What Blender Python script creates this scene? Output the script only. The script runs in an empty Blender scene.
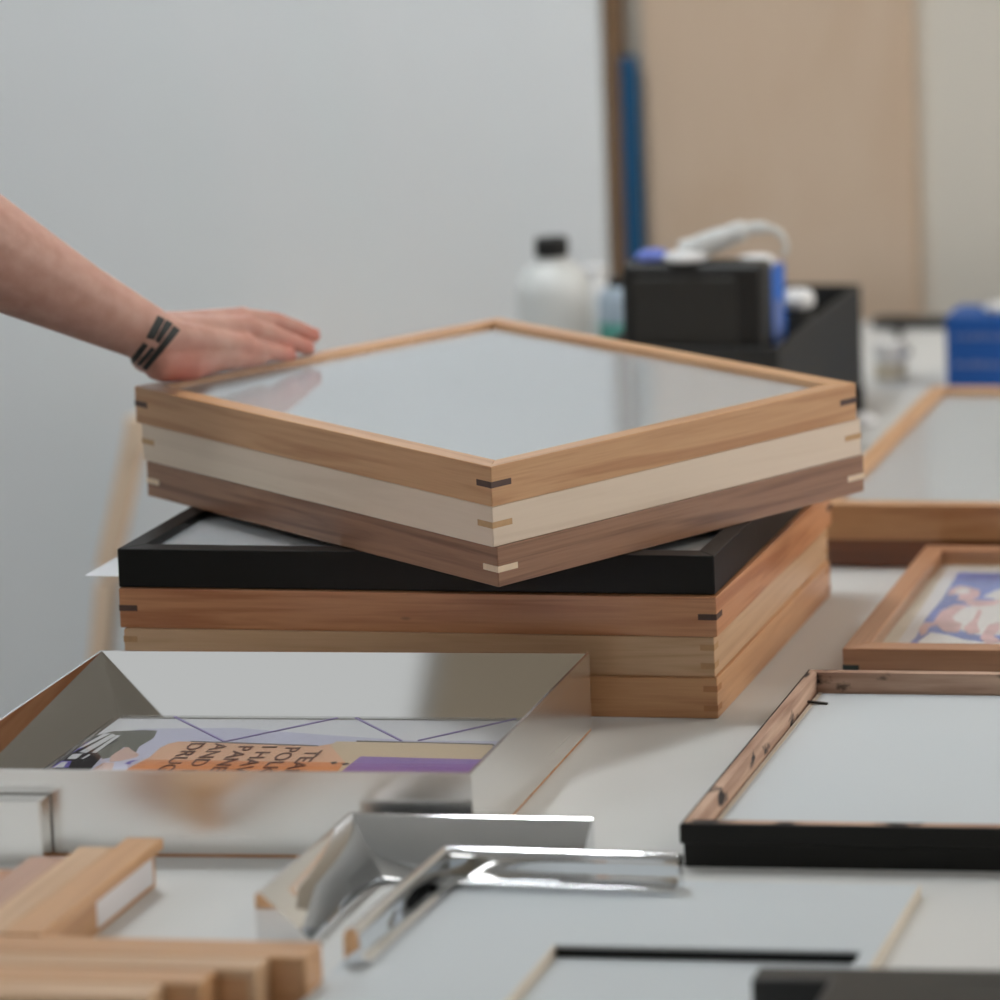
import bpy, bmesh, math, random
from mathutils import Vector, Matrix
from mathutils.bvhtree import BVHTree
random.seed(7)
SC = bpy.context.scene
COL = SC.collection
R = math.radians
T = 0.75                                   # table top height

# ------------------------------------------------------------------ materials
def lin(c):
    return tuple((x/255/12.92 if x/255 <= .04045 else ((x/255+.055)/1.055)**2.4) for x in c) + (1.0,)

def new_mat(name):
    m = bpy.data.materials.new(name); m.use_nodes = True
    nt = m.node_tree; nt.nodes.clear()
    out = nt.nodes.new('ShaderNodeOutputMaterial')
    b = nt.nodes.new('ShaderNodeBsdfPrincipled')
    nt.links.new(b.outputs[0], out.inputs[0])
    return m, nt, b, out

def plain(name, c, rough=.5, metal=0., spec=.5, noise=0., nscale=30., bump=0., coat=0.):
    m, nt, b, _ = new_mat(name)
    b.inputs['Base Color'].default_value = lin(c)
    b.inputs['Roughness'].default_value = rough
    b.inputs['Metallic'].default_value = metal
    b.inputs['Specular IOR Level'].default_value = spec
    b.inputs['Coat Weight'].default_value = coat
    if noise or bump:
        tc = nt.nodes.new('ShaderNodeTexCoord'); n = nt.nodes.new('ShaderNodeTexNoise')
        n.inputs['Scale'].default_value = nscale; n.inputs['Detail'].default_value = 4
        nt.links.new(tc.outputs['Object'], n.inputs['Vector'])
        if noise:
            r = nt.nodes.new('ShaderNodeValToRGB')
            a = lin(c); k = 1-noise
            r.color_ramp.elements[0].position = .35; r.color_ramp.elements[1].position = .68
            r.color_ramp.elements[0].color = (a[0]*k, a[1]*k, a[2]*k, 1); r.color_ramp.elements[1].color = a
            nt.links.new(n.outputs['Fac'], r.inputs['Fac']); nt.links.new(r.outputs['Color'], b.inputs['Base Color'])
        if bump:
            bp = nt.nodes.new('ShaderNodeBump'); bp.inputs['Strength'].default_value = bump
            bp.inputs['Distance'].default_value = .001
            nt.links.new(n.outputs['Fac'], bp.inputs['Height']); nt.links.new(bp.outputs['Normal'], b.inputs['Normal'])
    return m

def wood(name, light, dark, rough=.30, sx=1.6, sy=26., contrast=.5, knots=True, axis=0):
    """grain runs along the object's local x (or z when axis=2)"""
    m, nt, b, _ = new_mat(name)
    N = nt.nodes.new; L = nt.links.new
    tc = N('ShaderNodeTexCoord'); oi = N('ShaderNodeObjectInfo')
    mul = N('ShaderNodeMath'); mul.operation = 'MULTIPLY'; mul.inputs[1].default_value = 37.
    L(oi.outputs['Random'], mul.inputs[0])
    comb = N('ShaderNodeCombineXYZ')
    for i in range(3): L(mul.outputs[0], comb.inputs[i])
    add = N('ShaderNodeVectorMath'); add.operation = 'ADD'
    L(tc.outputs['Object'], add.inputs[0]); L(comb.outputs[0], add.inputs[1])
    mp = N('ShaderNodeMapping')
    sc = [sy, sy, sy]; sc[axis] = sx
    mp.inputs['Scale'].default_value = sc
    L(add.outputs[0], mp.inputs['Vector'])
    n1 = N('ShaderNodeTexNoise'); n1.inputs['Scale'].default_value = 1.6; n1.inputs['Detail'].default_value = 5
    n1.inputs['Distortion'].default_value = .8
    L(mp.outputs[0], n1.inputs['Vector'])
    # wavy growth rings
    m2 = N('ShaderNodeMath'); m2.operation = 'MULTIPLY'; m2.inputs[1].default_value = 16.
    L(n1.outputs['Fac'], m2.inputs[0])
    sn = N('ShaderNodeMath'); sn.operation = 'SINE'; L(m2.outputs[0], sn.inputs[0])
    mr = N('ShaderNodeMapRange'); mr.inputs[1].default_value = -1; mr.inputs[2].default_value = 1
    L(sn.outputs[0], mr.inputs[0])
    # fine pores
    mp2 = N('ShaderNodeMapping'); s2 = [sy*11]*3; s2[axis] = sx*6
    mp2.inputs['Scale'].default_value = s2
    L(add.outputs[0], mp2.inputs['Vector'])
    n2 = N('ShaderNodeTexNoise'); n2.inputs['Scale'].default_value = 1.5; n2.inputs['Detail'].default_value = 3; n2.inputs['Roughness'].default_value = .7
    L(mp2.outputs[0], n2.inputs['Vector'])
    mix = N('ShaderNodeMix'); mix.data_type = 'FLOAT'; mix.inputs[0].default_value = .55
    L(mr.outputs[0], mix.inputs[2]); L(n2.outputs['Fac'], mix.inputs[3])
    r = N('ShaderNodeValToRGB')
    r.color_ramp.elements[0].position = .5-contrast*.5; r.color_ramp.elements[1].position = .5+contrast*.5
    r.color_ramp.elements[0].color = lin(dark); r.color_ramp.elements[1].color = lin(light)
    L(mix.outputs[0], r.inputs['Fac'])
    col = r.outputs['Color']
    if knots:
        v = N('ShaderNodeTexVoronoi'); v.inputs['Scale'].default_value = 9.
        mp3 = N('ShaderNodeMapping'); s3 = [1.6]*3; s3[axis] = .55; mp3.inputs['Scale'].default_value = s3
        L(add.outputs[0], mp3.inputs['Vector']); L(mp3.outputs[0], v.inputs['Vector'])
        kr = N('ShaderNodeMapRange'); kr.inputs[1].default_value = .012; kr.inputs[2].default_value = .04
        L(v.outputs['Distance'], kr.inputs[0])
        km = N('ShaderNodeMix'); km.data_type = 'RGBA'
        L(kr.outputs[0], km.inputs[0])
        d = lin(dark); km.inputs[6].default_value = (d[0]*.3, d[1]*.3, d[2]*.3, 1)
        L(col, km.inputs[7]); col = km.outputs[2]
    L(col, b.inputs['Base Color'])
    b.inputs['Roughness'].default_value = rough
    b.inputs['Specular IOR Level'].default_value = .6
    bp = N('ShaderNodeBump'); bp.inputs['Strength'].default_value = .12; bp.inputs['Distance'].default_value = .0006
    L(n2.outputs['Fac'], bp.inputs['Height']); L(bp.outputs['Normal'], b.inputs['Normal'])
    return m

def brushed(name, c, rough, aniso=.6, streak=.08):
    m, nt, b, _ = new_mat(name)
    N = nt.nodes.new; L = nt.links.new
    b.inputs['Metallic'].default_value = 1.
    b.inputs['Base Color'].default_value = lin(c)
    b.inputs['Anisotropic'].default_value = aniso
    tc = N('ShaderNodeTexCoord'); mp = N('ShaderNodeMapping'); mp.inputs['Scale'].default_value = (6, 700, 700)
    L(tc.outputs['Object'], mp.inputs['Vector'])
    n = N('ShaderNodeTexNoise'); n.inputs['Scale'].default_value = 1.; n.inputs['Detail'].default_value = 3
    L(mp.outputs[0], n.inputs['Vector'])
    mr = N('ShaderNodeMapRange'); mr.inputs[3].default_value = rough-streak; mr.inputs[4].default_value = rough+streak
    L(n.outputs['Fac'], mr.inputs[0]); L(mr.outputs[0], b.inputs['Roughness'])
    if aniso:
        bp = N('ShaderNodeBump'); bp.inputs['Strength'].default_value = .1; bp.inputs['Distance'].default_value = .0003
        L(n.outputs['Fac'], bp.inputs['Height']); L(bp.outputs['Normal'], b.inputs['Normal'])
    return m

def glass_pane(name, f0=.05):
    """thin picture glazing: clear face-on, mirror-like at a grazing angle (Schlick)"""
    m = bpy.data.materials.new(name); m.use_nodes = True
    nt = m.node_tree; nt.nodes.clear(); N = nt.nodes.new; L = nt.links.new
    out = N('ShaderNodeOutputMaterial'); mx = N('ShaderNodeMixShader')
    tr = N('ShaderNodeBsdfTransparent'); gl = N('ShaderNodeBsdfGlossy'); gl.inputs['Roughness'].default_value = .03
    lw = N('ShaderNodeLayerWeight'); lw.inputs['Blend'].default_value = .5
    p = N('ShaderNodeMath'); p.operation = 'POWER'; p.inputs[1].default_value = 5.
    L(lw.outputs['Facing'], p.inputs[0])
    mr = N('ShaderNodeMapRange'); mr.inputs[3].default_value = f0; mr.inputs[4].default_value = .9
    L(p.outputs[0], mr.inputs[0])
    L(mr.outputs[0], mx.inputs[0]); L(tr.outputs[0], mx.inputs[1]); L(gl.outputs[0], mx.inputs[2])
    L(mx.outputs[0], out.inputs[0])
    return m

def emit(name, c, s):
    m = bpy.data.materials.new(name); m.use_nodes = True
    nt = m.node_tree; nt.nodes.clear()
    out = nt.nodes.new('ShaderNodeOutputMaterial'); e = nt.nodes.new('ShaderNodeEmission')
    e.inputs[0].default_value = (*c, 1); e.inputs[1].default_value = s
    nt.links.new(e.outputs[0], out.inputs[0])
    return m

M = dict(
    wall_cool=plain('cool_white_paint', (232, 235, 237), .9, bump=.1, nscale=200),
    wall_cream=plain('cream_paint', (214, 208, 197), .9, bump=.1, nscale=200),
    ceiling=plain('ceiling_paint', (222, 222, 220), .95),
    floor=plain('grey_concrete', (128, 126, 122), .6, noise=.2, nscale=3),
    table=plain('white_laminate', (216, 216, 214), .55, spec=.35, noise=.02, nscale=8),
    steel_leg=plain('grey_steel', (90, 92, 94), .45, metal=.6),
    cherry=wood('light_cherry_wood', (208, 163, 120), (180, 130, 88), sy=30, contrast=.6),
    maple=wood('pale_maple_wood', (232, 214, 194), (218, 198, 176), sy=20, contrast=.9, knots=False),
    walnut=wood('walnut_wood', (158, 118, 92), (112, 76, 56), sy=34, contrast=.6, knots=False),
    cherry_red=wood('red_cherry_wood', (206, 150, 110), (170, 108, 70), sy=32, contrast=.6),
    oak=wood('pale_oak_wood', (216, 182, 147), (184, 144, 106), sy=30, contrast=.8, knots=False),
    alder=wood('honey_alder_wood', (210, 161, 116), (178, 122, 80), sy=34, contrast=.6, knots=False),
    darkwal=wood('dark_walnut_wood', (136, 84, 54), (98, 56, 34), sy=22, contrast=.8, knots=False),
    russet=wood('russet_cherry_wood', (194, 146, 112), (154, 104, 74), sy=22, contrast=.8, knots=False),
    key_dark=plain('dark_key_wood', (88, 64, 56), .5, noise=.2, nscale=120),
    key_tan=plain('tan_key_wood', (205, 165, 120), .5, noise=.15, nscale=120),
    key_pale=plain('pale_key_wood', (236, 214, 186), .5, noise=.1, nscale=120),
    key_oak=plain('oak_key_wood', (196, 154, 112), .5, noise=.12, nscale=120),
    key_alder=plain('alder_key_wood', (188, 132, 88), .5, noise=.12, nscale=120),
    key_green=plain('dark_green_key', (34, 52, 50), .5),
    black_wood=plain('black_stained_wood', (13, 13, 12), .42, spec=.3, noise=.25, nscale=60, bump=.15),
    black_satin=plain('satin_black_lacquer', (24, 24, 22), .38, spec=.5),
    black_paint=plain('black_paint', (19, 19, 17), .5, spec=.3),
    mat_board=plain('white_mat_board', (202, 208, 212), .9, spec=.2),
    mat_cream=plain('cream_mat_board', (226, 220, 206), .9, spec=.2),
    bevel=plain('beige_board_core', (214, 205, 192), .9, spec=.2),
    paper=plain('white_paper', (232, 233, 236), .85, spec=.2),
    glass=glass_pane('picture_glass'),
    aluminium=brushed('brushed_aluminium', (246, 245, 243), .24),
    polished=brushed('satin_polished_aluminium', (232, 230, 226), .035, aniso=.0, streak=.012),
    chrome=plain('polished_chrome', (228, 230, 232), .07, metal=1.),
    black_plastic=plain('black_plastic', (19, 19, 18), .5, bump=.1, nscale=300),
    black_rubber=plain('black_rubber', (16, 16, 15), .6),
    black_panel=plain('dark_grey_panel', (38, 37, 34), .55),
    bin=plain('black_board', (33, 33, 32), .65, noise=.1, nscale=40),
    blue_card=plain('blue_card', (8, 98, 196), .45),
    blue_deep=plain('deep_blue_card', (4, 82, 160), .5),
    blue_paint=plain('blue_paint', (14, 84, 128), .5),
    white_plastic=plain('white_plastic', (226, 226, 226), .4),
    cloud_plastic=plain('cloudy_white_plastic', (214, 216, 214), .38),
    pale_print=plain('pale_lettering', (120, 130, 170), .6),
    teal=plain('teal_label', (96, 172, 160), .6),
    label_white=plain('label_paper', (236, 234, 236), .7),
    label_grey=plain('pale_blue_label', (168, 184, 198), .6),
    pen_grey=plain('grey_ink', (160, 158, 160), .8),
    beige_card=plain('beige_label', (206, 196, 176), .7),
    ply=wood('birch_plywood', (212, 190, 168), (202, 176, 150), sy=3.2, sx=.8, contrast=1., knots=False, axis=2),
    brown_post=plain('brown_timber', (128, 100, 72), .7, noise=.2, nscale=12),
    pale_wood=wood('pale_chair_wood', (244, 220, 194), (234, 204, 174), sy=18, contrast=.8, knots=False, axis=2),
    shirt=plain('dark_grey_cotton', (44, 46, 50), .9, bump=.3, nscale=500),
    ink=plain('black_tattoo_ink', (30, 36, 36), .6),
    nail=plain('fingernail', (222, 172, 156), .35),
    purple=plain('print_purple', (150, 116, 182), .7),
    lav=plain('print_lavender', (206, 206, 226), .8),
    cloth_blue=plain('blue_cloth', (112, 128, 204), .8),
    violet=plain('print_violet', (120, 106, 190), .8),
    violet_line=plain('print_violet_line', (160, 146, 200), .8),
    orange=plain('print_orange', (228, 150, 98), .8),
    peach=plain('print_peach', (234, 186, 152), .8),
    tan=plain('print_tan', (218, 196, 164), .8),
    printblack=plain('print_black', (38, 32, 34), .8),
    olive=plain('print_grey', (112, 112, 104), .8),
    skinprint=plain('print_skin', (220, 186, 172), .8),
    ptext=plain('print_lettering', (118, 72, 54), .8),
    pbar=plain('print_grey_line', (120, 116, 116), .8),
    artblue=plain('art_blue', (122, 148, 230), .85, noise=.35, nscale=26),
    artpink=plain('art_pink', (244, 200, 203), .85, noise=.3, nscale=40),
    artwhite=plain('art_white', (240, 239, 238), .85, noise=.08, nscale=40),
    front_paint=plain('beige_wall_paint', (222, 208, 188), .9),
)

# raw timber with black paint stains (back of the old frame)
def stained_wood():
    m, nt, b, _ = new_mat('stained_raw_timber')
    N = nt.nodes.new; L = nt.links.new
    tc = N('ShaderNodeTexCoord'); oi = N('ShaderNodeObjectInfo')
    comb = N('ShaderNodeCombineXYZ')
    for i in range(3): L(oi.outputs['Random'], comb.inputs[i])
    add = N('ShaderNodeVectorMath'); add.operation = 'MULTIPLY_ADD'
    add.inputs[1].default_value = (1, 1, 1)
    L(tc.outputs['Object'], add.inputs[0]); L(comb.outputs[0], add.inputs[2])
    mp = N('ShaderNodeMapping'); mp.inputs['Scale'].default_value = (5, 60, 60); L(add.outputs[0], mp.inputs[0])
    n = N('ShaderNodeTexNoise'); n.inputs['Scale'].default_value = 1.5; n.inputs['Detail'].default_value = 6
    L(mp.outputs[0], n.inputs['Vector'])
    r = N('ShaderNodeValToRGB'); r.color_ramp.elements[0].position = .3; r.color_ramp.elements[1].position = .7
    r.color_ramp.elements[0].color = lin((150, 114, 94)); r.color_ramp.elements[1].color = lin((206, 174, 152))
    L(n.outputs['Fac'], r.inputs['Fac'])
    mp2 = N('ShaderNodeMapping'); mp2.inputs['Scale'].default_value = (22, 34, 34); L(add.outputs[0], mp2.inputs[0])
    n2 = N('ShaderNodeTexNoise'); n2.inputs['Scale'].default_value = 1.; n2.inputs['Detail'].default_value = 5
    L(mp2.outputs[0], n2.inputs['Vector'])
    k = N('ShaderNodeMapRange'); k.inputs[1].default_value = .59; k.inputs[2].default_value = .66
    L(n2.outputs['Fac'], k.inputs[0])
    mx = N('ShaderNodeMix'); mx.data_type = 'RGBA'
    L(k.outputs[0], mx.inputs[0]); L(r.outputs['Color'], mx.inputs[6]); mx.inputs[7].default_value = lin((34, 24, 22))
    L(mx.outputs[2], b.inputs['Base Color'])
    b.inputs['Roughness'].default_value = .7
    return m
M['raw'] = stained_wood()

# ------------------------------------------------------------------ object helpers
def tag(o, label=None, cat=None, group=None, kind=None):
    if label: o['label'] = label
    if cat: o['category'] = cat
    if group: o['group'] = group
    if kind: o['kind'] = kind
    return o

def thing(name, label, cat, loc, yaw=0., group=None):
    o = bpy.data.objects.new(name, None); COL.objects.link(o)
    o.location = loc; o.rotation_euler = (0, 0, yaw); o.empty_display_size = .02
    return tag(o, label, cat, group)

def obj(name, bm, mats, parent=None, loc=(0, 0, 0), yaw=0., smooth=False, label=None, recalc=True):
    if recalc: bmesh.ops.recalc_face_normals(bm, faces=bm.faces[:])
    me = bpy.data.meshes.new(name); bm.to_mesh(me); bm.free()
    for m in (mats if isinstance(mats, (list, tuple)) else [mats]): me.materials.append(m)
    if smooth:
        for p in me.polygons: p.use_smooth = True
    o = bpy.data.objects.new(name, me); COL.objects.link(o)
    o.location = loc; o.rotation_euler = (0, 0, yaw)
    if parent: o.parent = parent
    if label: o['label'] = label
    return o

def bx(bm, x0, x1, y0, y1, z0, z1, bev=0., seg=1, mi=0):
    g = bmesh.ops.create_cube(bm, size=1.)
    vs = g['verts']
    for v in vs:
        v.co = Vector((x0+(v.co.x+.5)*(x1-x0), y0+(v.co.y+.5)*(y1-y0), z0+(v.co.z+.5)*(z1-z0)))
    fs = set(f for v in vs for f in v.link_faces)
    for f in fs: f.material_index = mi
    if bev:
        es = set(e for v in vs for e in v.link_edges)
        bmesh.ops.bevel(bm, geom=list(es), offset=bev, segments=seg, affect='EDGES', profile=.5)
    return bm

def box(*a, **k): return bx(bmesh.new(), *a, **k)

def prism(pts, z0, z1, bm=None, mi=0):
    bm = bm or bmesh.new()
    a = [bm.verts.new((x, y, z0)) for x, y in pts]; b = [bm.verts.new((x, y, z1)) for x, y in pts]
    n = len(pts)
    fs = [bm.faces.new(a[::-1]), bm.faces.new(b)]
    for i in range(n): fs.append(bm.faces.new((a[i], a[(i+1) % n], b[(i+1) % n], b[i])))
    for f in fs: f.material_index = mi
    return bm

def sweep(prof, L, m0=1, m1=1, mi=None, bev=0.):
    """moulding: profile of (inward y, z) points swept along x from 0 to L; m0 / m1 = 1 cuts a mitre at that end"""
    bm = bmesh.new()
    a = [bm.verts.new((m0*y, y, z)) for y, z in prof]; b = [bm.verts.new((L-m1*y, y, z)) for y, z in prof]
    n = len(prof)
    bm.faces.new(a[::-1]); bm.faces.new(b)
    for i in range(n):
        f = bm.faces.new((a[i], a[(i+1) % n], b[(i+1) % n], b[i]))
        if mi: f.material_index = mi[i]
    if bev:
        bmesh.ops.recalc_face_normals(bm, faces=bm.faces[:])
        bmesh.ops.bevel(bm, geom=bm.edges[:], offset=bev, segments=1, affect='EDGES')
    return bm

def lathe(prof, n=40, bm=None, mi=0):
    bm = bm or bmesh.new()
    rings = []
    for r, z in prof:
        rings.append([bm.verts.new((r*math.cos(2*math.pi*i/n), r*math.sin(2*math.pi*i/n), z)) for i in range(n)])
    for a, b in zip(rings, rings[1:]):
        for i in range(n):
            bm.faces.new((a[i], a[(i+1) % n], b[(i+1) % n], b[i])).material_index = mi
    bm.faces.new(rings[0][::-1]).material_index = mi; bm.faces.new(rings[-1]).material_index = mi
    return bm

def tube(pts, rad, n=10, bm=None, flat=1.):
    bm = bm or bmesh.new()
    pts = [Vector(p) for p in pts]
    rr = rad if isinstance(rad, (list, tuple)) else [rad]*len(pts)
    rings = []
    for i, p in enumerate(pts):
        d = (pts[min(i+1, len(pts)-1)]-pts[max(i-1, 0)]).normalized()
        up = Vector((0, 0, 1)) if abs(d.z) < .9 else Vector((0, 1, 0))
        s = d.cross(up).normalized(); u = s.cross(d)
        rings.append([bm.verts.new(p+(s*math.cos(2*math.pi*k/n)*flat+u*math.sin(2*math.pi*k/n))*rr[i]) for k in range(n)])
    for a, b in zip(rings, rings[1:]):
        for k in range(n): bm.faces.new((a[k], a[(k+1) % n], b[(k+1) % n], b[k]))
    bm.faces.new(rings[0][::-1]); bm.faces.new(rings[-1])
    return bm

def bar(bm, p0, p1, w, t):
    """square bar between two points"""
    p0, p1 = Vector(p0), Vector(p1); d = (p1-p0).normalized()
    up = Vector((0, 0, 1)) if abs(d.z) < .9 else Vector((0, 1, 0))
    s = d.cross(up).normalized()*w/2; u = s.normalized().cross(d)*t/2
    q = [[bm.verts.new(p+a*s+b*u) for a, b in ((-1, -1), (1, -1), (1, 1), (-1, 1))] for p in (p0, p1)]
    bm.faces.new(q[0][::-1]); bm.faces.new(q[1])
    for k in range(4): bm.faces.new((q[0][k], q[0][(k+1) % 4], q[1][(k+1) % 4], q[1][k]))
    return bm

def catmull(pts, n=6):
    pts = [Vector(p) for p in pts]; out = []
    P = [pts[0]*2-pts[1]]+pts+[pts[-1]*2-pts[-2]]
    for i in range(1, len(P)-2):
        for k in range(n):
            t = k/n
            out.append(.5*((2*P[i])+(P[i+1]-P[i-1])*t+(2*P[i-1]-5*P[i]+4*P[i+1]-P[i+2])*t*t+(3*P[i]-P[i-1]-3*P[i+1]+P[i+2])*t**3))
    out.append(pts[-1]); return out

# ------------------------------------------------------------------ picture frames
def rails(parent, w, d, prof, mat, mi=None, bev=.0006, name='rail'):
    cs = [(0, 0, 0., w), (w, 0, 90., d), (w, d, 180., w), (0, d, 270., d)]
    return [obj(name, sweep(prof, L, 1, 1, mi, bev), mat, parent, (x, y, 0), R(a)) for x, y, a, L in cs]

def keys(parent, w, d, mat, zs, ln=.020, th=.0058, label=None, skip=()):
    e = .0003
    for k, (x, y, a) in enumerate([(0, 0, 0.), (w, 0, 90.), (w, d, 180.), (0, d, 270.)]):
        if k in skip: continue
        for z in zs:
            obj('corner_key', prism([(-e, -e), (ln, -e), (-e, ln)], z-th/2, z+th/2), mat, parent, (x, y, 0), R(a), label=label)

def frame(label, x, y, z, yaw, w, d, h, fw, mat, keymat=None, keyzs=(), keylabel=None, lip=.007, mount='mat_board',
          glaze=True, group=None, keylen=.020, mount_drop=.0035):
    t = thing('picture_frame', label, 'picture frame', (x, y, T+z), R(yaw), group)
    prof = [(0, 0), (fw, 0), (fw, h), (0, h)]
    rails(t, w, d, prof, mat)
    if keymat: keys(t, w, d, M[keymat], keyzs, keylen, label=keylabel)
    g = .0002
    zt = h-lip
    if glaze:
        obj('glazing', box(fw+g, w-fw-g, fw+g, d-fw-g, zt-.002, zt), M['glass'], t, label='clear picture glass')
        zt -= .002+mount_drop
    if mount:
        obj('mount', box(fw+g, w-fw-g, fw+g, d-fw-g, zt-.006, zt), M[mount], t, label='white mount board' if mount == 'mat_board' else 'cream mount board')
    return t

# lower stack, standing square on the table (bottom to top)
frame('honey wood picture frame on the table, bottom of the square stack with the black frame',
      -.166, -.003, 0, -.3, .5868, .43, .0387, .020, M['alder'], 'key_alder', (.010, .029), 'slightly darker wood key', keylen=.0135)
frame('pale oak picture frame, second from the bottom of the square stack',
      -.165, .002, .0388, -.3, .5825, .43, .0389, .020, M['oak'], 'key_oak', (.011, .029), 'slightly darker oak key', keylen=.0135)
frame('reddish cherry frame with dark corner keys, directly under the black frame',
      -.170, .006, .0778, -.6, .5905, .43, .0386, .020, M['cherry_red'], 'key_dark', (.0195,), 'dark walnut corner key', keylen=.018)
tag(obj('backing_sheet', prism([(-.2245, .048), (.20, .046), (.20, .36), (-.2245, .362)], T+.1165, T+.1169), M['paper']),
    'white sheet jutting out left between the black frame and the reddish cherry frame', 'sheet of paper')
frame('black stained picture frame with white mount, lying askew under the turned frames',
      -.171, .009, .1170, -.15, .5885, .43, .0378, .020, M['black_wood'], lip=.006, mount_drop=.0005)
# upper stack, turned by 56 degrees
frame('dark walnut picture frame with pale corner keys, lowest of the three turned frames',
      .2485, -.1105, .1550, 55.93, .4525, .583, .0378, .020, M['walnut'], 'key_pale', (.0165,), 'pale maple corner key', keylen=.022)
frame('pale maple picture frame with tan corner keys, between the walnut and the top cherry frame',
      .2455, -.1125, .1930, 55.93, .4545, .5815, .0378, .020, M['maple'], 'key_tan', (.0205,), 'tan corner key', keylen=.022)
frame('light cherry picture frame with white mount and dark corner keys, on top under the hand',
      .246, -.113, .2310, 55.93, .449, .592, .0378, .020, M['cherry'], 'key_dark', (.0205,), 'dark walnut corner key', keylen=.022, lip=.005, mount_drop=.0005)

# right: two frames lying on top of each other, behind
frame('dark walnut picture frame lying on the table under the wide cherry frame at right',
      .381, .541, 0, .2, .80, .60, .0330, .020, M['darkwal'])
frame('wide cherry picture frame with white mount stacked on a dark walnut frame',
      .380, .531, .0332, .2, .80, .615, .0398, .020, M['cherry'], lip=.006, mount_drop=.0005)

# right: framed blue print
t = frame('cherry picture frame holding a blue and pink print, right of the stacks', .514, .109, 0, .4, .44, .393, .036, .022, M['russet'],
          'key_green', (.0165,), 'dark green corner key', keylen=.016, lip=.004, mount='mat_cream', mount_drop=.010)
zp = .0225
art = obj('artwork', prism([(.040, .040), (.405, .040), (.405, .345), (.034, .340)], zp-.0012, zp), M['paper'], t, label='white paper with a blue and pink abstract print')
bm = bmesh.new()
polys = [
 (0, [(50.6, 44), (54, 90), (50, 150), (52, 220), (48, 330), (220, 326), (392, 330), (394, 60), (300, 44), (160, 46)]),
 (2, [(60, 70), (66, 104), (84, 96), (104, 80), (124, 72), (170, 70), (180, 58), (120, 54), (84, 52), (66, 56)]),
 (2, [(73, 146), (76, 188), (92, 206), (110, 228), (140, 240), (190, 236), (226, 206), (232, 150), (190, 110), (134, 96), (116, 96), (94, 112)]),
 (2, [(93, 236), (104, 266), (130, 270), (150, 248), (130, 232), (108, 228)]),
 (1, [(54.8, 240.8), (52.9, 263), (60.5, 278.5), (74.4, 271), (86, 260.7), (89, 236.1), (80, 216), (70, 226), (66, 244.3)]),
 (2, [(60, 250), (60, 264), (66, 270), (74, 264), (76, 250), (68, 244)]),
 (1, [(66, 226), (78, 218), (84, 204), (96, 198), (112, 206), (118, 222), (100, 222), (84, 224), (74, 232)]),
 (1, [(61, 139), (60, 180), (69, 205), (84, 204), (80, 187), (76, 160), (82, 144), (92, 134), (94, 104), (80, 105)]),
 (1, [(50.5, 116), (52.3, 137), (60, 138), (66, 130), (60, 122), (62, 100), (58, 92)]),
 (1, [(96, 117), (100, 152), (98, 188), (103, 183), (107, 135), (116, 104), (106, 98)]),
 (1, [(120, 84), (119.6, 130), (129, 142), (134, 119), (132, 92), (145, 72), (130, 66)]),
 (1, [(150, 150), (156, 190), (176, 206), (172, 176), (164, 150)]),
 (1, [(196, 90), (210, 150), (232, 170), (224, 116), (212, 84)]),
 (0, [(140, 96), (142, 128), (152, 120), (152, 100)]),
]
for k, (mi, pl) in enumerate(polys):
    prism([(x/1000, y/1000) for x, y in pl], zp+.00005, zp+.0002+.00006*k, bm, mi)
obj('print_ink', bm, [M['artblue'], M['artpink'], M['artwhite']], art, label='blue ground with pink and white shapes')

# right front: frame lying face down, its raw back showing
t = thing('picture_frame', 'black painted frame lying face down with its raw stained back and white board showing', 'picture frame',
          (.5012, -.405, T), R(.31))
h = .0377
prof = [(.0025, 0), (.011, 0), (.011, h), (.0026, h), (.0008, h-.0003), (0, h-.0012), (0, h*.55), (.0025, h*.52)]
rails(t, .4393, .4394, prof, [M['black_paint'], M['raw']], mi=[0, 1, 1, 0, 0, 0, 0, 0], bev=0)
obj('shadow_gap', box(.0111, .4282, .0111, .4283, .0035, .0168), M['black_paint'], t, label='gap around the board, its shade painted black')  # black box stands in for the shade between rails and board
obj('backing_board', box(.0126, .4267, .0126, .4268, .0169, .0178, .0003), M['mat_board'], t, label='white backing board')
obj('bevel_strip', prism([(.0126, .0126), (.0165, .0126), (.0165, .4268), (.0126, .4268)], .01785, .0184), M['bevel'], t, label='beige board edge')
obj('retaining_tab', bar(bmesh.new(), (.0105, .392, .0205), (.030, .392, .0185), .004, .0012), M['black_rubber'], t, label='black bent retaining tab')

# ------------------------------------------------------------------ deep metal tray frame
t = thing('tray_frame', 'deep splayed aluminium tray frame holding a comic print, in front of the stacks', 'picture frame', (-.149, -.409, T), R(1.65))
W, D, H = .470, .3487, .075
prof = [(0, .003), (.0232, .003), (.0226, .0172), (.0022, H), (0, H)]
KX = 1.14                                    # the two short sides splay a little more than the long ones
profx = [(y*KX, z) for y, z in prof]
for x, y, an, L in [(0, 0, 0., W), (W, 0, 90., D), (W, D, 180., W), (0, D, 270., D)]:
    long_side = L == W
    m = KX if long_side else 1/KX
    obj('side', sweep(prof if long_side else profx, L, m, m, [0, 1, 1, 0, 0]), [M['aluminium'], M['polished']], t, (x, y, 0), R(an))
obj('backing_board', box(.0006, W-.0006, .0006, D-.0006, 0, .0029), M['alder'], t, label='thin brown wooden backing strip')
a = .0267
art = obj('artwork', box(a, W-a, a, D-a, .0031, .0172), M['paper'], t, label='comic style print with orange lettered panel')
Z = .0172
bm = bmesh.new()
mats = [M[k] for k in ('lav', 'olive', 'printblack', 'paper', 'skinprint', 'violet', 'peach', 'orange', 'tan', 'purple', 'pbar', 'violet_line')]
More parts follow.
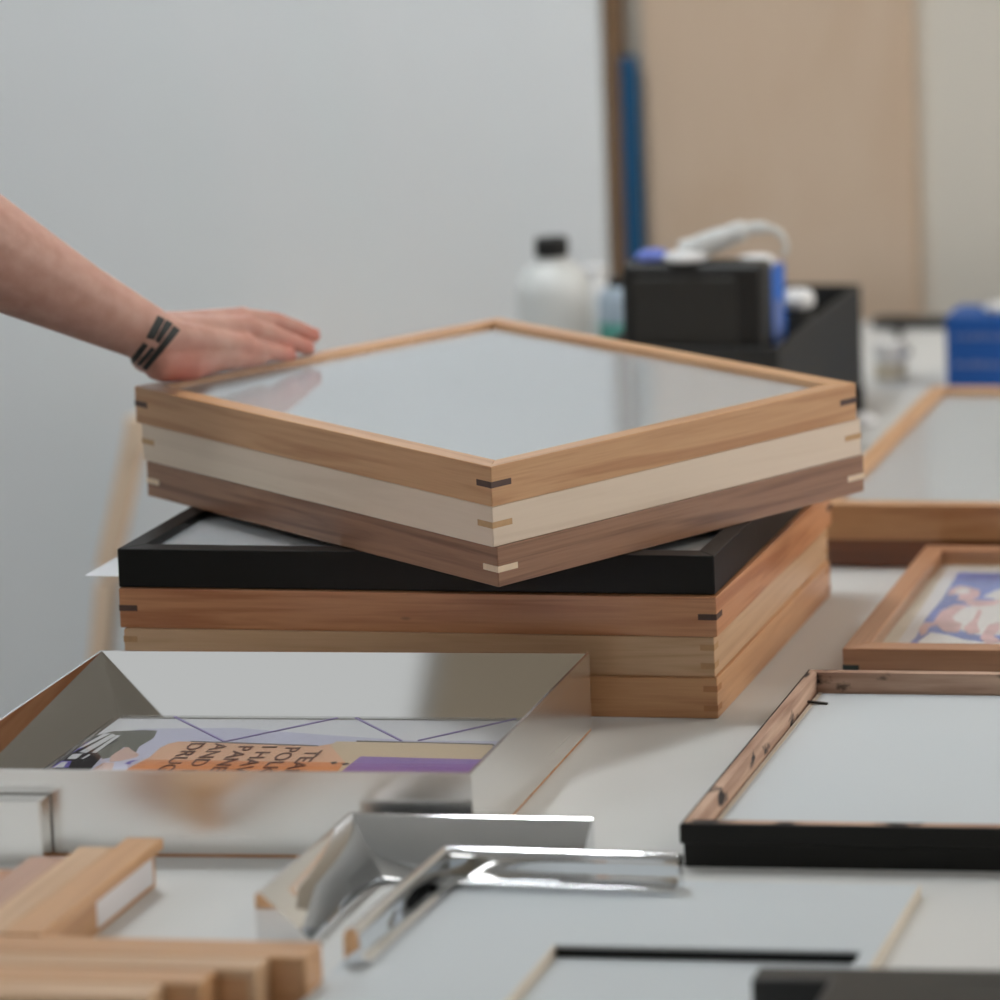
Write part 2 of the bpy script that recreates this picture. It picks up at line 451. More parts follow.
layers = [
 (0, [(21.8, 24), (448, 24), (448, 262), (330, 262), (250, 275), (150, 296), (60, 292), (21.8, 250)]),
 (1, [(22.4, 271.7), (37.6, 283.6), (65.4, 288.1), (78.6, 286), (84.1, 264), (81, 239.4), (85.1, 222.6), (76.1, 231), (66.9, 238.4), (69.6, 209.3), (61.8, 203.6), (58.9, 209.1), (45.6, 225.6)]),
 (2, [(21.8, 120), (21.8, 200), (24.3, 217.7), (25.8, 245.8), (26.7, 271.8), (54.9, 257.8), (47.7, 223.7), (59.2, 208.4), (63.6, 176.2), (60, 120)]),
 (5, [(26, 218), (27, 250), (31, 262), (30, 236)]),
 (3, [(29.3, 257.3), (32, 276.6), (38.1, 276.7), (29.9, 236.5), (26.7, 232.7)]),
 (3, [(32.3, 222.7), (40, 276.7), (45.5, 271), (39.7, 219.8)]),
 (3, [(44.3, 221.8), (46.2, 272.2), (49.8, 271.1), (48.7, 220)]),
 (3, [(29.6, 203), (29, 216.6), (37.5, 217.9), (38, 203.1)]),
 (5, [(26.2, 178.4), (25.8, 196.6), (36.5, 196.8), (41.6, 178.7)]),
 (3, [(28.2, 178.4), (29, 194), (34, 194), (37, 178.7)]),
 (3, [(42.7, 203.2), (44.3, 216.2), (46.3, 214.4), (44.5, 203.3)]),
 (4, [(67.2, 209.3), (67.2, 222), (70, 236), (73, 236), (78.2, 228.8), (90.8, 216.4), (92.2, 201.7), (72, 195.4)]),
 (4, [(66.3, 150), (66.3, 178.1), (67.7, 191.6), (81.5, 193), (92.4, 178.7), (92, 150)]),
 (0, [(77.9, 192.9), (93.6, 209.8), (102, 215.5), (106, 191.7), (103.8, 150), (91.9, 150)]),
 (5, [(87.8, 189.5), (91, 198.7), (97.4, 200.7), (93.4, 193.2), (94.8, 187.1)]),
 (6, [(97, 170), (98.7, 187.1), (103.9, 209.8), (102.5, 235.5), (106, 247), (112, 253), (125, 253.4), (247, 242.8), (267.4, 256.2), (295.9, 177.2), (290, 60), (97, 60)]),
 (7, [(104.7, 201.3), (293.5, 196.7), (291, 90), (96, 90), (97.3, 173.1)]),
 (8, [(259, 256.1), (404.6, 250.3), (408.5, 246), (409.2, 239), (407.3, 100), (295.8, 100), (288.9, 196.6), (257.7, 244.4)]),
 (9, [(296.6, 213.7), (410, 207.5), (414, 90), (290, 90), (294.9, 180)]),
 (10, [(122.4, 255.4), (246.3, 244.8), (247.8, 241.6), (124, 252)]),
 (10, [(276.6, 259.3), (406.8, 252.3), (409.2, 248.5), (277.6, 257)]),
 (2, [(275.3, 196.3), (279.7, 199.2), (282.7, 193.7), (279.1, 190.8)]),
 (2, [(286.3, 193.7), (292.2, 195.3), (294.6, 191.1), (290.1, 188.2)]),
]
for k, (mi, pl) in enumerate(layers):
    prism([(min(max(x/1000, a), W-a), min(max(y/1000, a), D-a)) for x, y in pl], Z+.00004, Z+.0001+.00004*k, bm, mi)
for p, q in [((77.8, 327), (154.9, 254)), ((154.9, 254), (234.6, 326)), ((251.7, 327), (318.4, 260)), ((334, 260.5), (404.9, 327))]:
    p, q = Vector(p)/1000, Vector(q)/1000; n = (q-p).normalized(); n = Vector((-n.y, n.x))*.0009
    prism([tuple(p-n), tuple(q-n), tuple(q+n), tuple(p+n)], Z+.00004, Z+.0012, bm, 11)
obj('print_ink', bm, mats, art, label='comic panel shapes in orange, purple and black')

obj('glazing', box(a+.0012, W-a-.0012, a+.0012, D-a-.0012, .0196, .0212), M['glass'], t, label='clear picture glass')

def text_mesh(s, size, depth=.0002):
    cu = bpy.data.curves.new('lettering', 'FONT'); cu.body = s; cu.size = size; cu.extrude = depth
    tmp = bpy.data.objects.new('lettering', cu); COL.objects.link(tmp)
    dg = bpy.context.evaluated_depsgraph_get()
    me = bpy.data.meshes.new_from_object(tmp.evaluated_get(dg))
    bpy.data.objects.remove(tmp); bpy.data.curves.remove(cu)
    return me
for s, x, y in [('DRUG', 127, 249), ('AND I', 150, 247), ('PANE', 175, 241), ('I HAVE', 197, 241), ('POLKT', 220, 238), ('TEAR', 243, 229)]:
    me = text_mesh(s, .024); me.materials.append(M['ptext'])
    o = bpy.data.objects.new('lettering', me); COL.objects.link(o); o.parent = art
    o.location = (x/1000, y/1000, Z+.0014); o.rotation_euler = (0, 0, R(-90)); o.scale = (1.25, .82, 1)
    o['label'] = 'brown hand-drawn capital lettering'

# ------------------------------------------------------------------ chrome chevron samples
def soften(o, ang=50):
    for p in o.data.polygons: p.use_smooth = len(p.vertices) == 4
    o.data.set_sharp_from_angle(angle=R(ang))

def chevron(name, label, cat, x, y, prof, mats, mi, lx, ly, yaw=0., z=0., legname='leg', bev=0., group=None):
    t = thing(name, label, cat, (x, y, T+z), R(yaw), group)
    soften(obj(legname, sweep(prof, lx, 0, 1, mi, bev), mats, t, (lx, 0, 0), R(180)))
    soften(obj(legname, sweep(prof, ly, 1, 0, mi, bev), mats, t, (0, 0, 0), R(270)))
    return t
prof1 = [(0, 0), (.0432, 0), (.0432, .0085), (.0050, .0447), (.0038, .0454), (.0018, .0456), (.0004, .0448), (0, .0436)]
chevron('frame_corner_sample', 'tall mirror chrome corner sample with a scooped face, standing nearest the aluminium tray', 'frame corner sample',
        .2205, -.4125, prof1, M['chrome'], None, .2105, .190, -.4)
prof2 = [(0, 0), (.0215, 0), (.0217, .0035), (.0210, .0050), (.0198, .0056), (.0172, .0054), (.0150, .0068), (.0138, .0100), (.0132, .0150), (.0130, .0200), (.0127, .0232), (.0118, .0265), (.0100, .0290), (.0076, .0302), (.0050, .0300), (.0026, .0286), (.0008, .0262), (0, .0230)]
chevron('frame_corner_sample', 'low chrome corner sample with a bright flat rim, beside the white window mount', 'frame corner sample',
        .319, -.4675, prof2, M['chrome'], None, .206, .190, -2.2, z=.0099)

# ------------------------------------------------------------------ mounts and boards, front right
t = thing('window_mount', 'large white window mount with a cut opening, lying in front of the face-down frame', 'mount board', (.306, -.4625, T), 0)
X0, X1, Y0, Y1 = 0., .410, -.42, 0.
ax0, ax1, ay1 = .153, .397, -.1435
zb, zt = .0072, .0098
bm = bmesh.new()
prism([(X0, ay1), (X1, ay1), (X1, Y1), (X0, Y1)], zb, zt, bm)
prism([(X0, Y0), (ax0, Y0), (ax0, ay1), (X0, ay1)], zb, zt, bm)
prism([(ax1, Y0), (X1, Y0), (X1, ay1), (ax1, ay1)], zb, zt, bm)
obj('mount_face', bm, M['mat_board'], t, label='white mount board')
obj('mount_edge', prism([(X1, Y0), (X1+.002, Y0), (X1+.002, Y1), (X1, Y1)], 0, zt), M['bevel'], t, label='beige right edge')
obj('bevel_edge', prism([(ax0, Y0), (ax0+.002, Y0), (ax0+.002, ay1), (ax0, ay1)], .0005, zt), M['bevel'], t, label='beige cut edge of the opening')
obj('spacer', prism([(ax0+.003, ay1-.002), (ax1, ay1-.002), (ax1, ay1+.03), (ax0+.003, ay1+.03)], .0008, zb), M['black_wood'], t, label='black spacer strip inside the opening')
obj('spacer', prism([(X0+.002, Y0), (ax0, Y0), (ax0, Y1-.002), (X0+.002, Y1-.002)], .0008, zb), M['bevel'], t)
obj('spacer', prism([(ax0, Y1-.03), (X1-.002, Y1-.03), (X1-.002, Y1-.002), (ax0, Y1-.002)], .0008, zb), M['bevel'], t)
tag(obj('backing_board', prism([(.4635, -.90), (.700, -.90), (.700, -.610), (.4635, -.610)], T, T+.0006), M['mat_board']),
    'white board lying inside the opening of the window mount', 'board')
# black moulding corner, bottom right
prof3 = [(0, 0), (.055, 0), (.055, .010), (.024, .040), (.002, .040), (0, .038)]
t = thing('frame_corner_sample', 'black wooden corner sample lying on the white mount at the front right', 'frame corner sample', (.653, -.716, T+.0099), R(1.))
obj('leg', box(0, .26, -.026, 0, 0, .0305, .0025, 2), M['black_satin'], t)
obj('leg', sweep([(0, 0), (.2, 0), (.2, .020), (.19, .028), (.004, .034), (0, .033)], .16, 0, 0, None, .0006), M['black_satin'], t, (.060, -.0262, 0), R(270))

# ------------------------------------------------------------------ wooden moulding samples, bottom left
def moulding_y(label, x1, yb, w, mat, ln=.36, sticker=False):
    t = thing('moulding_sample', label, 'wood moulding sample', (x1, yb, T), 0, 'wood moulding samples pointing at the tray')
    # local x runs towards the camera; cross-section has an overhanging top lip
    hh = .041; w2 = w
    prof = [(.008, 0), (w2, 0), (w2, hh), (.001, hh), (0, hh-.001), (0, hh-.009), (.008, hh-.012)]
    # sweep along +x then turn so that +x -> -y and inward -> -x
    bm = sweep(prof, ln, 0, 0, None)
    for v in bm.verts: v.co = Vector((v.co.x, -v.co.y, v.co.z))
    obj('moulding', bm, mat, t, (0, 0, 0), R(-90))
    if sticker:
        st = obj('label_sticker', box(.005, .106, .0077, .0081, .004, .0272), M['label_white'], t, (0, 0, 0), R(-90), label='white paper label with a faint pencil line')
        st.scale = (1, -1, 1)
        ln_ = obj('pencil_line', box(.066, .094, .0081, .0083, .0125, .0145), M['pen_grey'], st)
    return t
woodA = [M['alder'], M['oak'], wood('dusky_walnut_wood', (188, 150, 128), (168, 128, 108), sy=34, contrast=.6, knots=False), M['russet']]
moulding_y('honey wood moulding sample with a white label on its side', .0855, -.471, .0305, M['cherry'], .2135, True)
moulding_y('pale oak moulding sample beside the labelled one', .0545, -.494, .0290, woodA[1], .190)
moulding_y('dusky pink-brown moulding sample left of the pale oak one', .0250, -.519, .0290, woodA[2], .165)
moulding_y('orange-brown moulding sample at the far left behind the crosswise pieces', -.0045, -.549, .0290, woodA[3], .136)
front = [('backmost crosswise wood moulding sample, reaching furthest right', .307, -.687, M['cherry']),
         ('second crosswise wood moulding sample from the back', .280, -.7195, M['oak']),
         ('third crosswise wood moulding sample from the back', .250, -.7455, M['cherry']),
         ('frontmost crosswise wood moulding sample, cut off by the photo edge', .2225, -.7735, M['oak'])]
for i, (lab, xr, yb, mt) in enumerate(front):
    t = thing('moulding_sample', lab, 'wood moulding sample', (xr, yb, T), 0, 'crosswise wood moulding samples')
    w = [.0320, .0255, .0275, .030][i]
    bm = box(-.40, 0, -w, 0, 0, .0405, .0012)
    obj('moulding', bm, mt, t)
    obj('shaded_side', box(-.40, -.006, -w-.0003, -w, .0005, .034), M['alder'], t, label='front side with shade put into its brown')  # browner strip puts the shade of the front side into the colour

# small aluminium block in front of tray, far left
t = thing('metal_sample', 'plain aluminium block standing against the tray at the left edge', 'metal sample', (-.043, -.4085, T), R(1.65))
obj('block', box(-.16, 0, -.016, 0, 0, .0545, .0008), M['aluminium'], t)
obj('end_cap', box(0, .0012, -.0155, -.0005, .0005, .054), M['polished'], t)

# ------------------------------------------------------------------ things at the back of the table
# storage bin
t = thing('storage_bin', 'open black storage bin at the back of the table, holding boxes', 'storage bin', (0, .965, T), 0)
w, d, hh, th = .228, .43, .158, .008
obj('base', box(0, w, 0, d, 0, .006), M['bin'], t)
obj('front_panel', box(0, w, 0, th, .0061, hh, .001), M['bin'], t)
obj('back_panel', box(0, w, d-th, d, .0061, hh, .001), M['bin'], t)
obj('side_panel', box(0, th, th, d-th, .0061, hh, .001), M['bin'], t)
obj('side_panel', box(w-th, w, th, d-th, .0061, hh, .001), M['bin'], t)
# black case in the bin
t = thing('black_case', 'black rounded case with a framed front panel, standing in the storage bin', 'case', (.0275, .978, T+.0062), 0)
bm = box(0, .180, 0, .05, 0, .2535, .009, 3)
obj('body', bm, M['black_plastic'], t, smooth=False)
obj('front_panel', box(.016, .146, -.0015, .001, .13, .236, .001), M['black_panel'], t, label='dark grey front panel')
obj('top_strip', box(.03, .15, .012, .038, .2535, .2545), M['black_rubber'], t)
# blue carton beside it
t = thing('carton', 'narrow blue carton behind the black case in the storage bin', 'carton', (.120, 1.045, T+.0062), 0)
obj('body', box(0, .0785, 0, .07, 0, .232, .001), M['blue_card'], t)
obj('side_print', box(.0785, .0788, .020, .048, .12, .19), M['pale_print'], t, label='pale printed patch')
# things on the case
tag(obj('cleaning_cloth', (lambda b: b)(lathe([(.002, 0), (.020, .001), (.022, .006), (.015, .012), (.004, .014)], 20)), M['cloth_blue'], None, (.062, 1.003, T+.2608), 0, True),
    'small folded blue cloth on the black case, left end', 'cloth')
bm = tube(catmull([(.098, 1.005, T+.272), (.125, 1.005, T+.279), (.155, 1.006, T+.290), (.180, 1.01, T+.2985), (.205, 1.014, T+.2995), (.222, 1.018, T+.290), (.2265, 1.02, T+.274), (.222, 1.022, T+.2635)], 6),
          [.013]*6+[.0145]*6+[.0125]*6+[.008]*6+[.005]*6+[.004]*6+[.0038]*6+[.0036], 12, flat=.8)
tag(obj('plastic_strap', bm, M['cloud_plastic'], None, smooth=True), 'cloudy white plastic strap looping over the black case', 'strap')
tag(obj('tissue_wad', lathe([(.004, 0), (.026, .001), (.030, .006), (.02, .011), (.006, .013)], 20), M['white_plastic'], None, (.105, 1.002, T+.2608), 0, True),
    'flat white wad lying under the plastic strap', 'wad of tissue')
tag(obj('tissue_wad', lathe([(.004, 0), (.022, .002), (.026, .008), (.02, .014), (.006, .017)], 20), M['white_plastic'], None, (.172, 1.078, T+.2384), 0, True),
    'white tissue wad on the blue carton', 'wad of tissue')
t = thing('capped_tube', 'black tube with a white rounded cap in the storage bin, right of the blue carton', 'tube', (.190, 1.20, T+.0062), 0)
obj('body', lathe([(.018, 0), (.022, .003), (.022, .150), (.016, .158)], 28), M['black_plastic'], t, smooth=True, label='black tube')
obj('cap', lathe([(.020, .1582), (.0235, .161), (.0235, .172), (.019, .179), (.008, .182)], 28), M['white_plastic'], t, smooth=True, label='white rounded cap')
# bottle
t = thing('plastic_bottle', 'cloudy white plastic bottle with a black screw cap', 'bottle', (-.187, 1.36, T), 0)
obj('body', lathe([(.044, 0), (.0485, .004), (.0490, .02), (.0490, .150), (.0475, .164), (.042, .176), (.032, .187), (.0215, .193), (.020, .196), (.020, .2015)], 48), M['cloud_plastic'], t, smooth=True)
obj('cap', lathe([(.0205, .2016), (.0222, .2022), (.0222, .2245), (.021, .2262)], 40), M['black_rubber'], t, label='black ribbed cap')
# spray bottle
t = thing('spray_bottle', 'small clear bottle with teal label and black cap beside the storage bin', 'bottle', (-.122, 1.44, T), 0)
obj('body', lathe([(.026, 0), (.028, .004), (.028, .128), (.024, .140), (.014, .146)], 32), M['label_grey'], t, smooth=True, label='pale blue clear body')
obj('label_band', lathe([(.0284, .058), (.0284, .098)], 32), M['teal'], t, label='teal label')
obj('cap', lathe([(.0145, .1462), (.0145, .155), (.012, .157)], 24), M['black_rubber'], t, label='black cap')
t = thing('white_jar', 'short white round tub standing behind the small clear bottle', 'tub', (-.176, 1.50, T), 0)
obj('body', lathe([(.016, 0), (.018, .002), (.018, .145), (.015, .150)], 24), M['white_plastic'], t, smooth=True)
obj('lid', lathe([(.0185, .1502), (.0185, .160), (.016, .162)], 24), M['white_plastic'], t)
# right of the bin
t = thing('lidded_jar', 'white lidded jar with a beige band, right of the storage bin', 'jar', (.2415, 1.50, T), 0)
obj('body', lathe([(.020, 0), (.022, .003), (.022, .036), (.020, .040)], 32), M['white_plastic'], t, smooth=True)
obj('label_band', lathe([(.0223, .008), (.0223, .030)], 32), M['beige_card'], t, label='beige band')
obj('lid', lathe([(.0235, .0402), (.0235, .055), (.022, .057)], 32), M['white_plastic'], t)
t = thing('black_block', 'small black block standing right of the storage bin', 'block', (.2425, 1.30, T), 0)
obj('body', box(-.008, .008, -.012, .012, 0, .038, .002), M['black_rubber'], t)
tag(obj('tissue_wad', lathe([(.004, 0), (.020, .001), (.022, .006), (.014, .013), (.004, .016)], 20), M['paper'], None, (.262, 1.24, T), 0, True),
    'white tissue wad on the table right of the storage bin', 'wad of tissue')
t = thing('carton', 'deep blue carton with pale printed lines, behind the wide cherry frame', 'carton', (.330, 1.455, T), R(-1))
obj('body', box(0, .15, 0, .09, 0, .102, .001), M['blue_deep'], t)
for z in (.072, .033):
    x = .012; bm = bmesh.new()
    for k in range(12):
        wd = random.uniform(.006, .013)
        bx(bm, x, x+wd, -.0004, 0, z, z+random.uniform(.004, .008)); x += wd+.0025
        if x > .13: break
    obj('printed_line', bm, M['pale_print'], t, label='blurred pale line of print')
tag(obj('tissue_wad', lathe([(.004, 0), (.024, .001), (.028, .006), (.018, .011), (.004, .013)], 20), M['white_plastic'], None, (.402, 1.50, T+.1022), 0, True),
    'white tissue wad on top of the deep blue carton', 'wad of tissue')
# power strip and cable on the far edge
t = thing('power_strip', 'black power strip with a cable along the far table edge', 'power strip', (.125, 1.875, T), 0)
obj('body', box(0, .24, 0, .035, 0, .014, .003), M['black_rubber'], t)
obj('cable', tube(catmull([(0.0, .016, .008), (.05, -.03, .006), (.065, -.10, .004), (.10, -.19, .004)], 8), .004, 8), M['black_rubber'], t, label='thin black cable')

# ------------------------------------------------------------------ table
t = thing('work_table', 'long white laminate work table under all the frames', 'table', (-.235, -1.7, 0), 0)
TL, TW = 3.635, 2.3
obj('table_top', box(0, TW, 0, TL, T-.032, T-.0001, .001), M['table'], t, label='white laminate top')
for x in (.06, TW-.06):
    for y in (.08, TL-.08):
        obj('leg', box(x-.03, x+.03, y-.03, y+.03, 0, T-.0322, .002), M['steel_leg'], t)
bm = bmesh.new(); bx(bm, .1, TW-.1, .07, .09, T-.11, T-.0325)
obj('apron', bm, M['steel_leg'], t)
obj('apron', box(.1, TW-.1, TL-.09, TL-.07, T-.11, T-.0325), M['steel_leg'], t)

# ------------------------------------------------------------------ chair behind, at the left
t = thing('wooden_chair', 'pale wooden chair standing in front of the white wall, behind the stacks', 'chair', (-.93, 1.62, 0), 0)
def leg(p0, p1, w=.030): obj('leg', bar(bmesh.new(), p0, p1, w, w), M['pale_wood'], t)
leg((-.085, -.0, 0), (-.026, 0, .42), .026); leg((-.085, .36, 0), (-.026, .36, .42), .026)
for y in (0., .36): obj('seat_bracket', box(-.030, .039, y-.01, y+.01, .425, .44), M['pale_wood'], t)
leg((.40, 0, 0), (.36, 0, .42)); leg((.40, .36, 0), (.36, .36, .42))
obj('seat', box(.04, .40, -.03, .39, .42, .445, .006, 2), M['pale_wood'], t)
for y in (0., .36):
    obj('back_post', bar(bmesh.new(), (-.026, y, .44), (.030, y, .648), .026, .026), M['pale_wood'], t)
obj('back_rail', bar(bmesh.new(), (.031, -.02, .640), (.031, .39, .640), .022, .055), M['pale_wood'], t)

# ------------------------------------------------------------------ room
XL, XR, YF, YB, HC = -3.4, 3.8, -4.9, 2.12, 3.0
def struct(name, bm, m): return tag(obj(name, bm, m), kind='structure')
struct('floor', box(XL, XR, YF, YB, -.05, 0), M['floor'])
struct('ceiling', box(XL, XR, YF, YB, HC, HC+.05), M['ceiling'])
struct('wall_back', box(XL-.1, XR+.1, YB, YB+.1, 0, HC), M['wall_cream'])
struct('wall_partition', box(XL, -.333, 2.05, YB-.001, .001, HC-.001), M['wall_cool'])
struct('wall_left', box(XL-.1, XL, YF, YB, 0, HC), M['wall_cool'])
bm = bmesh.new()
fx0, fx1, fz0, fz1 = -3.36, -1.40, 1.3, 2.96  # unseen window opening, added and sized for what the tray's inner wall mirrors
bx(bm, XL-.1, fx0, YF-.1, YF, 0, HC); bx(bm, fx1, XR+.1, YF-.1, YF, 0, HC)
bx(bm, fx0, fx1, YF-.1, YF, 0, fz0); bx(bm, fx0, fx1, YF-.1, YF, fz1, HC)
struct('wall_front', bm, M['front_paint'])
bm = bmesh.new()
for k in range(2):
    x = fx0+(fx1-fx0-.05)*k; bx(bm, x, x+.05, YF-.07, YF-.03, fz0, fz1)
bx(bm, fx0, fx1, YF-.07, YF-.03, fz0, fz0+.05); bx(bm, fx0, fx1, YF-.07, YF-.03, fz1-.05, fz1)
struct('added_window', bm, M['white_plastic'])
# right wall with a window opening
wy0, wy1, wz0, wz1 = -.2, 2.0, .95, 2.55
bm = bmesh.new()
bx(bm, XR, XR+.1, YF, wy0, 0, HC); bx(bm, XR, XR+.1, wy1, YB, 0, HC)
bx(bm, XR, XR+.1, wy0, wy1, 0, wz0); bx(bm, XR, XR+.1, wy0, wy1, wz1, HC)
struct('wall_right', bm, M['wall_cream'])
bm = bmesh.new()
for y in (wy0, (wy0+wy1)/2-.02, wy1-.04): bx(bm, XR+.02, XR+.06, y, y+.04, wz0, wz1)
bx(bm, XR+.02, XR+.06, wy0, wy1, wz0, wz0+.04); bx(bm, XR+.02, XR+.06, wy0, wy1, wz1-.04, wz1)
struct('window_1', bm, M['white_plastic'])
struct('baseboard_back', box(-.332, XR, YB-.020, YB-.0005, .0, .09), M['white_plastic'])

tag(obj('plywood_panel', box(-.2795, .147, 2.1, 2.1185, .0905, 2.39, .001), M['ply']),
    'tall birch plywood sheet standing on the skirting against the wall behind the table', 'plywood sheet')
tag(obj('timber_post', box(-.328, -.3105, 2.06, 2.10, .0005, 2.6), M['brown_post']),
    'narrow brown timber post between the white wall and the plywood', 'post')
t = tag(obj('blue_batten', box(-.3105, -.288, 2.074, 2.0985, .0005, 1.137, .001), M['blue_paint']),
    'blue painted batten standing beside the plywood sheet', 'batten')

# ceiling lamps; the left-wall and behind-camera ones are unseen, added as fill
LAMPS = [(-.40, .45, .26, .26), (-.85, 1.10, .26, .26), (-2.3, -.9, 1.1, .25), (2.5, 1.0, 1.1, .25), (1.0, -4.2, 1.6, .25)]
POW = [39, 19, 40, 30, 15]
LCOL = [(.92, .97, 1.), (.92, .97, 1.), (.92, .97, 1.), (1., .90, .80), (.98, .98, 1.)]
for i, (x, y, a, b) in enumerate(LAMPS):
    t = thing('ceiling_lamp', ['square ceiling lamp above the left side of the table', 'square ceiling lamp nearest the back wall', 'long ceiling lamp near the left wall, added to lighten the back wall',
              'long ceiling lamp right of the table', 'long ceiling lamp behind the camera, added to brighten the front wall'][i], 'ceiling lamp', (x, y, HC-.05), 0)
    bm = bmesh.new()
    bx(bm, -a/2-.015, a/2+.015, -b/2-.015, b/2+.015, .012, .0495)
    obj('housing', bm, M['white_plastic'], t)
    obj('diffuser', box(-a/2, a/2, -b/2, b/2, .004, .0118), emit('lamp_diffuser', LCOL[i], POW[i]/(a*b*math.pi)), t)

# daylight through the window: sky outside and one portal-sized area light in the opening
w = bpy.data.worlds.new('sky'); SC.world = w; w.use_nodes = True
bg = w.node_tree.nodes['Background']; bg.inputs[0].default_value = (.93, .97, 1., 1); bg.inputs[1].default_value = 1.25
la = bpy.data.lights.new('window_daylight', 'AREA'); la.shape = 'RECTANGLE'; la.size = wz1-wz0; la.size_y = wy1-wy0
la.energy = 102; la.color = (1., .96, .91)
lo = bpy.data.objects.new('window_daylight', la); COL.objects.link(lo)
lo.location = (XR+.09, (wy0+wy1)/2, (wz0+wz1)/2); lo.rotation_euler = (0, R(90), 0)

# ------------------------------------------------------------------ the hand and forearm
def skin_mat():
    m, nt, b, _ = new_mat('skin')
    N = nt.nodes.new; L = nt.links.new
    at = N('ShaderNodeAttribute'); at.attribute_name = 'flush'
    tc = N('ShaderNodeTexCoord')
    n = N('ShaderNodeTexNoise'); n.inputs['Scale'].default_value = 55; n.inputs['Detail'].default_value = 5
    L(tc.outputs['Object'], n.inputs['Vector'])
    r = N('ShaderNodeValToRGB'); r.color_ramp.elements[0].position = .3; r.color_ramp.elements[1].position = .7
    r.color_ramp.elements[0].color = lin((176, 138, 124)); r.color_ramp.elements[1].color = lin((194, 158, 144))
    L(n.outputs['Fac'], r.inputs['Fac'])
    mx = N('ShaderNodeMix'); mx.data_type = 'RGBA'
    L(at.outputs['Fac'], mx.inputs[0]); L(r.outputs['Color'], mx.inputs[6]); mx.inputs[7].default_value = lin((190, 114, 100))
    L(mx.outputs[2], b.inputs['Base Color'])
    b.inputs['Roughness'].default_value = .5
    b.inputs['Subsurface Weight'].default_value = .12
    b.inputs['Subsurface Radius'].default_value = (.008, .003, .0015)
    b.inputs['Specular IOR Level'].default_value = .4
    n2 = N('ShaderNodeTexNoise'); n2.inputs['Scale'].default_value = 420; L(tc.outputs['Object'], n2.inputs['Vector'])
    bp = N('ShaderNodeBump'); bp.inputs['Strength'].default_value = .18; bp.inputs['Distance'].default_value = .0006
    L(n2.outputs['Fac'], bp.inputs['Height']); L(bp.outputs['Normal'], b.inputs['Normal'])
    return m
M['skin'] = skin_mat()

PL = T+.2688                                   # top of the turned stack
F = Vector((.56, .829, 0)).normalized()        # hand points along the frame edge
S = Vector((F.y, -F.x, 0))                     # towards the little finger
U = Vector((0, 0, 1))
WR = Vector((-.223, .206, PL+.055))            # wrist centre
def hp(x, y, z): return Vector((WR.x, WR.y, PL))+F*(x*1.14/1000)+S*(y*1.05/1000)+U*(z*1.13/1000)
ELB = WR+Vector((-.192, -.160, .172))

bm = bmesh.new()
def ball(c, r, sx=1., ax=None, sz=1.):
    mat = Matrix.Translation(c)
    if ax is not None:
        a = ax.normalized(); s = a.cross(Vector((0, 0, 1))).normalized(); u = s.cross(a)
        rot = Matrix((a, s, u)).transposed().to_4x4()
        mat = mat @ rot @ Matrix.Diagonal((1., sx, sz, 1.))
    bmesh.ops.create_icosphere(bm, subdivisions=3 if r > .02 else 2, radius=r, matrix=mat)
def limb(p0, r0, p1, r1, sx0=1., sx1=1., ax=True, n=None):
    d = (p1-p0).length; n = n or max(3, int(d/(min(r0, r1)*.16)))
    for i in range(n+1):
        k = i/n; ball(p0.lerp(p1, k), r0+(r1-r0)*k, sx0+(sx1-sx0)*k, (p1-p0) if ax else None)
mm = .001
# forearm: narrow at the wrist, full below the elbow
mid = WR.lerp(ELB, .28); bel = WR.lerp(ELB, .68)
limb(WR+F*.004, 28*mm, mid, 38*mm, 1.12, 1.10)
limb(mid, 38*mm, bel, 56*mm, 1.10, 1.05)
limb(bel, 56*mm, ELB, 52*mm, 1.05, 1.0)
SHO = ELB+Vector((-.10, -.09, .26))
limb(ELB, 46*mm, ELB.lerp(SHO, .5), 50*mm)
# palm: an arched slab from wrist to knuckles
MCP = {'index': hp(104, -44, 40), 'middle': hp(108, -22, 44), 'ring': hp(101, -1, 39), 'little': hp(90, 16, 25)}
for nm, w0 in (('index', -15), ('middle', -6), ('ring', 4), ('little', 12)):
    limb(hp(2, w0, 50), 21*mm, MCP[nm], {'index': 13.5, 'middle': 13.5, 'ring': 13, 'little': 12}[nm]*mm)
# heel of the hand (little-finger side) and ball of the thumb
limb(hp(8, 10, 24), 20*mm, hp(34, 15, 19), 18.5*mm)
limb(hp(34, 15, 20), 18*mm, hp(74, 16, 20), 14*mm)
limb(hp(74, 16, 18), 14*mm, hp(106, 11, 13), 11*mm)
limb(hp(10, -16, 27), 19*mm, hp(40, -34, 26), 17*mm)
limb(hp(4, 2, 40), 24*mm, hp(10, 6, 28), 22*mm)
# fingers: gently bent, tips resting along the outer edge of the frame
def finger(nm, pip, dip, tip, r):
    a = MCP[nm]
    limb(a, r[0]*mm, pip, r[1]*mm); limb(pip, r[1]*mm, dip, r[2]*mm); limb(dip, r[2]*mm, tip, r[3]*mm)
FING = {
 'index': (hp(139, -45, 34), hp(160, -44, 25), hp(177, -43, 18), (13, 11, 9.8, 8.2)),
 'middle': (hp(145, -25, 35), hp(169, -25, 24), hp(186, -26, 15), (13, 11.2, 10, 8.4)),
 'ring': (hp(134, -6, 25), hp(155, -8, 15), hp(170, -10, 8), (12.5, 10.8, 9.6, 8)),
 'little': (hp(116, 10, 16), hp(131, 7, 11), hp(143, 4, 7), (11.5, 9.8, 8.6, 7.2)),
}
for nm, (a, b_, c, r) in FING.items(): finger(nm, a, b_, c, r)
# thumb leaves the far side of the palm and rests outside the frame
limb(hp(34, -36, 27), 15*mm, hp(66, -64, 20), 11.5*mm); limb(hp(66, -64, 20), 11.5*mm, hp(92, -74, 13), 9.5*mm); limb(hp(92, -74, 13), 9.5*mm, hp(110, -77, 8), 8*mm)
